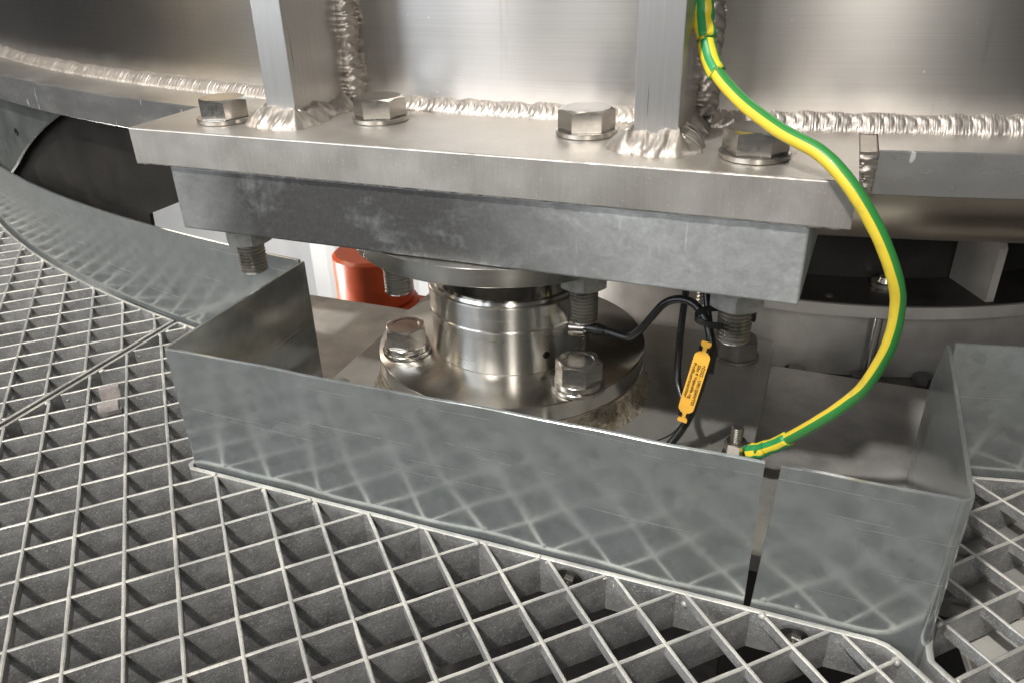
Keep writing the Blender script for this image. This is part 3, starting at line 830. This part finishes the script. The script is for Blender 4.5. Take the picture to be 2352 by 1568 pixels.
# saddle clip
def clip():
    x, y = -.0660, -.0395
    c = empty('grating_clip', (x, y, ZG), 'small folded saddle clip bolted to the grating near the slanting joint', 'clip')
    w = .0085; prof = [(-.0215, -.003), (-.0205, .0012), (-.0125, .0016), (-.0118, -.0120), (.0118, -.0120), (.0125, .0016), (.0205, .0012), (.0215, -.003)]
    vs, fs = [], []
    dx, dy = Vector((GS, -GC)), Vector((GC, GS)); t = .0018
    n = len(prof)
    for side in (-1, 1):
        for s_, z in prof:
            q = dx * s_ + dy * side * w; vs.append((q.x, q.y, z))
        for s_, z in prof:
            q = dx * s_ + dy * side * w; vs.append((q.x, q.y, z + t))
    for k in range(n - 1):
        fs.append((k, k + 1, 2 * n + k + 1, 2 * n + k)); fs.append((n + k, 3 * n + k, 3 * n + k + 1, n + k + 1))
        fs.append((k, n + k, n + k + 1, k + 1)); fs.append((2 * n + k, 2 * n + k + 1, 3 * n + k + 1, 3 * n + k))
    fs.append((0, 2 * n, 3 * n, n)); fs.append((n - 1, 2 * n - 1, 4 * n - 1, 3 * n - 1))
    bm = bmesh.new(); vv = [bm.verts.new(v) for v in vs]
    for f in fs: bm.faces.new([vv[q] for q in f])
    bm_done('saddle', bm, M['clip'], c, (0, 0, 0), .4)
    hex_prism('bolt_head', .0105, -.0100, -.0050, M['clip'], c, rot=.3)
clip()

# beam under the right part of the grating
bm_ = empty('floor_beam', (.75, -.2, -.4), 'pale grey steel beam flange seen through the grating at the right', 'beam')
o = box('beam_flange', -.075, .30, -.60, .40, -.010, 0.0, M['beam'], bm_, .002, loc=(0, 0, .4 + ZG - DG - .004)); o.rotation_euler = (0, 0, math.radians(8))
o = box('beam_web', .07, .08, -.60, .40, -.25, -.0105, M['dark'], bm_, .001, loc=(0, 0, .4 + ZG - DG - .004)); o.rotation_euler = (0, 0, math.radians(8))

# ------------------------------------------------------------------ earth cable
cab = [(.4296, .085, .16), (.4330, .087, .12), (.4350, .083, .0925), (.4385, .075, .0741), (.4475, .060, .0523), (.4693, .040, .0365), (.4964, .015, .0235), (.5201, 0, .0154), (.5386, -.010, .0024),
       (.5562, -.012, -.0208), (.5707, -.008, -.0472), (.5775, 0, -.0722), (.5787, .010, -.1038), (.5727, .025, -.1423), (.5627, .035, -.1659), (.5488, .045, -.1917),
       (.5273, .058, -.2208), (.5120, .064, -.2365), (.5020, .0665, -.2440)]
ec = empty('earth_cable', (.55, 0, -.05), 'green and yellow earth cable looping from the right gusset down to the base plate', 'cable')
rc_ = random.Random(9)
cab = [(x + rc_.uniform(-.0007, .0007), y + rc_.uniform(-.0007, .0007), z + rc_.uniform(-.0007, .0007)) for x, y, z in cab]
cpts = catmull(cab, 12)
tube('sheath', cpts, .0046, M['cable'], ec, 28, wob=.008)
def seg_of(z_hi, z_lo, top=True):
    mid = len(cpts) // 2
    return [p for i, p in enumerate(cpts) if z_lo <= p.z <= z_hi and ((i < mid) == top)]
sg = seg_of(.090, .066); tube('sleeve', sg, .0066, M['sleeve'], ec, 24, wob=.05)
sg = seg_of(.0665, .0475); tube('sleeve', sg, .0060, M['sleeve'], ec, 24, wob=.02)
sg = seg_of(-.215, -.235, False); tube('sleeve', sg, .0058, M['sleeve'], ec, 24, wob=.04)
sg = seg_of(-.232, -.2445, False); tube('sleeve', sg, .0064, M['sleeve'], ec, 24, wob=.06, flat=.75)
box('cable_shoe', .4850, .5065, .0625, .0755, -.2480, -.2460, M['bolt'], ec, .0005)

# ------------------------------------------------------------------ signal cable, tag, ties
sc = empty('signal_cable', (.43, .08, -.2), 'thin black signal cable arching from the load cell to the orange tag', 'cable')
sp1 = [(.3545, .0905, -.1672), (.366, .090, -.1655), (.381, .086, -.1650), (.396, .082, -.1650), (.4050, .080, -.1575), (.4140, .079, -.1440), (.4245, .078, -.1290), (.4360, .076, -.1225), (.4480, .073, -.1235),
       (.4585, .067, -.1320), (.4640, .061, -.1440), (.4655, .058, -.1560), (.4630, .058, -.1720), (.4585, .058, -.1980), (.4540, .056, -.2160), (.4460, .050, -.2320), (.4360, .042, -.2460)]
tube('jacket', catmull(sp1, 10), .0032, M['black'], sc, 16)
tube('strain_relief', catmull([(.3560, .0905, -.1670), (.3620, .0902, -.1660), (.3760, .0875, -.1652)], 8), lambda s: .0052 if s < .75 else .0052 - (s - .75) * .006, M['black'], sc, 18)
tube('jacket', catmull([(.4400, .088, -.100), (.4385, .090, -.125), (.4375, .090, -.150), (.4375, .088, -.175), (.4395, .080, -.196), (.4470, .068, -.208), (.4540, .0595, -.2140)], 10), .0028, M['black'], sc, 16)
tube('jacket', catmull([(.4520, .085, -.100), (.4570, .076, -.120), (.4625, .068, -.140), (.4670, .0635, -.155), (.4665, .0635, -.175)], 10), .0026, M['black'], sc, 16)
tw = tube('thin_wire', catmull([(.452, .060, -.205), (.449, .058, -.222), (.440, .058, -.236), (.424, .056, -.246), (.408, .048, -.2488)], 10), .0007, M['black'], sc, 8)
# cable tie round the bolt end
tie = empty('cable_tie', (.478, .045, -.118), 'black cable tie strapped round the bolt end by the orange tag', 'cable tie')
ring = []
for k in range(41):
    a = 2 * PI * k / 40
    c_ = Vector((.4735, .0475)); rx = .0195 if math.cos(a) < 0 else .0178
    ring.append(Vector((c_.x + rx * math.cos(a), c_.y + .0150 * math.sin(a), -.1185 + .0018 * math.cos(a))))
vs, fs = [], []
for p in ring[:-1]:
    o_ = (Vector((p.x, p.y)) - Vector((.4735, .0475))).normalized()
    for r_, z_ in ((0, -.0024), (0, .0024), (.0012, .0024), (.0012, -.0024)): vs.append((p.x + o_.x * r_, p.y + o_.y * r_, p.z + z_))
for i in range(40):
    for k in range(4): fs.append((i * 4 + k, i * 4 + (k + 1) % 4, ((i + 1) % 40) * 4 + (k + 1) % 4, ((i + 1) % 40) * 4 + k))
strap = mesh('strap', vs, fs, M['black'], tie, None, False)
box('tie_head', .4900, .4960, .0395, .0455, -.1160, -.1090, M['black'], strap, .0008)
# orange tag
A = Vector((.4632, .0500, -.1415)); B = Vector((.4505, .0460, -.2125))
ax = (B - A).normalized(); view = (Vector((.522, -.48, .1357)) - (A + B) / 2); nrm = (view - ax * view.dot(ax)).normalized(); lat_ = nrm.cross(ax).normalized()
tg = empty('cable_tag', B, 'orange plastic cable tag with three lines of black lettering', 'tag')
TL = (B - A).length
def tag_outline():
    h = .0060; c = .0042; out = []
    right = [(0, .0036), (.0022, .0039), (.0040, .0030), (.0046, .0015), (.0085, .0015), (.0092, .0036)]
    for k in range(7):
        a = k / 6 * PI / 2; right.append((.0100 + c * (1 - math.cos(a)) * 1.0, h - c * .55 * (1 - math.sin(a))))
    L = TL
    for k in range(7):
        a = (1 - k / 6) * PI / 2; right.append((L - .0100 - c * (1 - math.cos(a)), h - c * .55 * (1 - math.sin(a))))
    right += [(L - .0092, .0036), (L - .0085, .0015), (L - .0046, .0015), (L - .0040, .0030), (L - .0022, .0039), (L, .0036)]
    return right + [(u, -v) for u, v in reversed(right)]
ol = tag_outline(); n = len(ol); t = .0010
vs = [A + ax * u + lat_ * v + nrm * t for u, v in ol] + [A + ax * u + lat_ * v for u, v in ol]
bm = bmesh.new(); vv = [bm.verts.new(v) for v in vs]
bm.faces.new(vv[:n]); bm.faces.new(list(reversed(vv[n:])))
for k in range(n): bm.faces.new((vv[k], vv[n + k], vv[n + (k + 1) % n], vv[(k + 1) % n]))
bmesh.ops.triangulate(bm, faces=[f for f in bm.faces if len(f.verts) > 4])
tag_plate = bm_done('tag_plate', bm, M['orange'], tg)
def text(body, u, v, size, width=None):
    cu = bpy.data.curves.new('lettering', 'FONT'); cu.body = body; cu.size = size; cu.extrude = .00005; cu.offset = .00006
    cu.materials.append(M['ink'])
    o = bpy.data.objects.new('lettering', cu); COL.objects.link(o)
    bpy.context.view_layer.update()
    if width and o.dimensions.x > 0: cu.space_character = 1.0; sxx = width / o.dimensions.x
    else: sxx = 1.0
    pos = A + ax * u + lat_ * v + nrm * (t + .00012)
    m = Matrix((ax, lat_, nrm)).transposed().to_4x4()
    if m.to_3x3().determinant() < 0: m = Matrix((ax, -lat_, nrm)).transposed().to_4x4()
    me = bpy.data.meshes.new_from_object(o.evaluated_get(bpy.context.evaluated_depsgraph_get()))
    bpy.data.objects.remove(o); o = bpy.data.objects.new('lettering', me); COL.objects.link(o)
    o.parent = tag_plate
    o.matrix_basis = Matrix.Translation(pos) @ m @ Matrix.Diagonal((sxx, 1, 1, 1))
    return o
# the letters' tops point to the tag's right edge
up_sign = 1 if Matrix((ax, lat_, nrm)).transposed().determinant() > 0 else -1
for body, off, u, wd in (('+D322 - U901S04WT03', .0024, .0190, .0360), ('Silo 4 Vejecelle og', -.0010, .0200, .0300), ('Profibustransmitter', -.0044, .0190, .0310)):
    text(body, u, off * up_sign, .0034, wd)
for u in (.0066, TL - .0066):
    p = A + ax * u
    for s_ in (-1, 1):
        q = p + lat_ * (.0030 * s_) + nrm * .0006; bmx = bmesh.new(); bmesh.ops.create_cube(bmx, size=1.0)
        mm = Matrix((ax, lat_, nrm)).transposed().to_4x4()
        for v_ in bmx.verts: v_.co = q + mm.to_3x3() @ Vector((v_.co.x * .0026, v_.co.y * .0026, v_.co.z * .0030))
        bm_done('tie_piece', bmx, M['black'], tg)

# ------------------------------------------------------------------ things behind and below the silo
# discharge outlet with ring flange
OX, OY, OZ = .51, .70, -.20
ou = empty('outlet_neck', (OX, OY, -.34), 'round steel outlet neck with bolted ring flanges under the silo at the right', 'outlet')
lathe('neck_wall', [(.355, .245), (.355, .1412)], 128, M['neckdark'], ou)  # recess shade put into the near-black wall colour
lathe('ring_top_shade', [(.33, .1403), (.4225, .1403), (.4225, .1413), (.33, .1413)], 128, M['neckdark'], ou, closed=True)  # black disc laid on the ring top in place of shade
lathe('ring_flange', [(.33, .128), (.425, .128), (.425, .140), (.33, .140)], 160, M['tan'], ou, closed=True)
lathe('lower_wall', [(.402, .1275), (.402, .0505), (.395, .0505), (.395, .1275)], 160, M['tan'], ou, closed=True)
lathe('lower_flange', [(.37, .038), (.428, .038), (.428, .050), (.37, .050)], 160, M['dark'], ou, closed=True)
lathe('skirt', [(.424, .0375), (.424, -.06), (.418, -.06), (.418, .0375)], 160, M['dark'], ou, closed=True)
for k in range(16):
    a = -.55 + k * .15
    hex_prism('flange_bolt', .017, .0503, .0600, M['dark'], ou, (.414 * math.sin(a), -.414 * math.cos(a), 0), rot=a)
lathe('ring_screw', [(0, .152), (.006, .151), (.008, .146), (.013, .1455), (.013, .1415), (0, .1415)], 24, M['thread'], ou, (.374 * math.sin(.245), -.374 * math.cos(.245), 0))
lathe('lit_hole_spot', [(0, .1424), (.0035, .1422), (.0045, .1415), (0, .1415)], 20, M['thread'], ou, (.409 * math.sin(.098), -.409 * math.cos(.098), 0))  # pale disc standing in for a small lit hole
a = .455
g0 = Vector((.402 * math.sin(a), -.402 * math.cos(a), 0))
bmx = bmesh.new(); tdir = Vector((math.cos(a), math.sin(a), 0)) * .004; rd = Vector((math.sin(a), -math.cos(a), 0))
sec = [(-.045, .1416), (.016, .1416), (.016, .196), (.004, .212), (-.045, .236)]
va = [bmx.verts.new(g0 + rd * r_ + tdir + Vector((0, 0, z_))) for r_, z_ in sec]; vb = [bmx.verts.new(g0 + rd * r_ - tdir + Vector((0, 0, z_))) for r_, z_ in sec]
bmx.faces.new(va); bmx.faces.new(list(reversed(vb)))
for k in range(5): bmx.faces.new((va[k], vb[k], vb[(k + 1) % 5], va[(k + 1) % 5]))
bm_done('stiffener', bmx, M['tan'], ou, (0, 0, 0))
# steel rod standing beside it
rod = lathe('steel_rod', [(0, 0), (.0042, 0), (.0042, .072), (.003, .074), (0, .074)], 24, M['disk'], None, (.5985, .2935, -.2870))
tag(rod, 'short bright steel rod standing in front of the outlet neck', 'rod')
# corrugated conduit
prof = [(0, .0)]
for k in range(26): prof += [(.0068, .004 * k), (.0088, .004 * k + .0012), (.0088, .004 * k + .0026), (.0068, .004 * k + .0038)]
prof += [(0, .104)]
cd = lathe('conduit', prof, 28, M['thread'], None, (.4350, .2480, -.205), 1.2)
tag(cd, 'silver corrugated conduit behind the black cable loop', 'conduit')
# curved dark backdrop and hanger plate under the flange at far left
def apron(name, r, xs, tops, bots, mat, label):
    vs, fs = [], []; n = len(xs)
    for x, zt, zb in zip(xs, tops, bots):
        a = math.asin((x - CX) / r)
        for rr, z in ((r, zb), (r, zt), (r - .004, zt), (r - .004, zb)): vs.append(cyl(a, rr, z))
    for i in range(n - 1):
        for k in range(4): fs.append((i * 4 + k, i * 4 + (k + 1) % 4, (i + 1) * 4 + (k + 1) % 4, (i + 1) * 4 + k))
    fs.append((0, 1, 2, 3)); fs.append(tuple((n - 1) * 4 + k for k in range(4)))
    bm = bmesh.new(); vv = [bm.verts.new(v) for v in vs]
    for f in fs: bm.faces.new([vv[q] for q in f])
    return tag(bm_done(name, bm, mat, None, None, .5), label, 'plate')
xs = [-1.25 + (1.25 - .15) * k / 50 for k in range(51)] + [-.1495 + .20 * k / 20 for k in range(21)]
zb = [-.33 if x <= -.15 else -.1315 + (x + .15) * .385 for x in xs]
apron('shade_backdrop', 1.885, xs, [-.0315] * len(xs), zb, M['skirt'], 'added dark curved sheet in place of shade under the silo behind the left toe plate')  # dark sheet added where the silo underside is only in shade
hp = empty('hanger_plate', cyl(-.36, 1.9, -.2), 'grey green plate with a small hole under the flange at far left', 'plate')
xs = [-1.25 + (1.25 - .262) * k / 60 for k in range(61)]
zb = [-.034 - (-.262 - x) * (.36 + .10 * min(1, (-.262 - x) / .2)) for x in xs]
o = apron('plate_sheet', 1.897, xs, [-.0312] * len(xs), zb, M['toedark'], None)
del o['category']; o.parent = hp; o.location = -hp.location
ha = math.asin((-.4105 - CX) / 1.9)
o = lathe('hole_rim', [(0, .0002), (.0035, .0002), (.0037, .0010), (.0046, .0008), (.0048, -.0012), (0, -.0012)], 24, M['black'], hp, (0, 0, 0), .8)
o.rotation_euler = Vector((math.sin(ha), -math.cos(ha), 0)).to_track_quat('Z', 'Y').to_euler(); o.location = cyl(ha, 1.8975, -.0745) - hp.location
# red motor cover in the room below
rm = empty('motor_cover', (-.185, .62, -.62), 'red painted round motor cover seen through the gap under the block', 'motor')
lathe('cap', [(0, .262), (.062, .262), (.068, .257), (.068, .175), (.062, .172), (0, .172)], 64, M['red'], rm)
lathe('rim', [(0, .170), (.072, .170), (.075, .166), (.075, .156), (0, .156)], 64, M['red'], rm)
box('housing', -.06, .14, -.075, .075, .02, .154, M['red'], rm, .012, 4, loc=(0, 0, 0))
# room below
tag(box('back_wall', -5.0, 3.0, 2.9, 3.0, -2.4, -.35, M['white'], None, 0), None, None, None, 'structure')
tag(box('lower_floor', -5.0, 3.0, .66, 2.9, -1.95, -1.85, M['pale'], None, 0), None, None, None, 'structure')
tag(box('shade_floor', -2.5, 3.0, -2.4, .64, -.86, -.80, M['void'], None, 0), None, None, None, 'structure')  # near-black sheet standing in for the shade below the gratings
tag(box('light_blocker', -2.5, 3.0, .64, .66, -1.95, -.62, M['void'], None, 0), None, None, None, 'structure')  # unseen wall added to keep the lower lamp off the gratings
for k, (x, y) in enumerate(((-1.52, 2.3), (-1.02, 2.1), (-1.15, 2.6))):
    p = box('white_post', x - .04, x + .04, y - .04, y + .04, -1.849, -.5, M['white'], None, .004)
    tag(p, ['white post in the lower room at the left of the gap', 'white post in the lower room beside the red motor cover', 'white post against the far wall of the lower room'][k], 'post', 'white posts in the lower room')
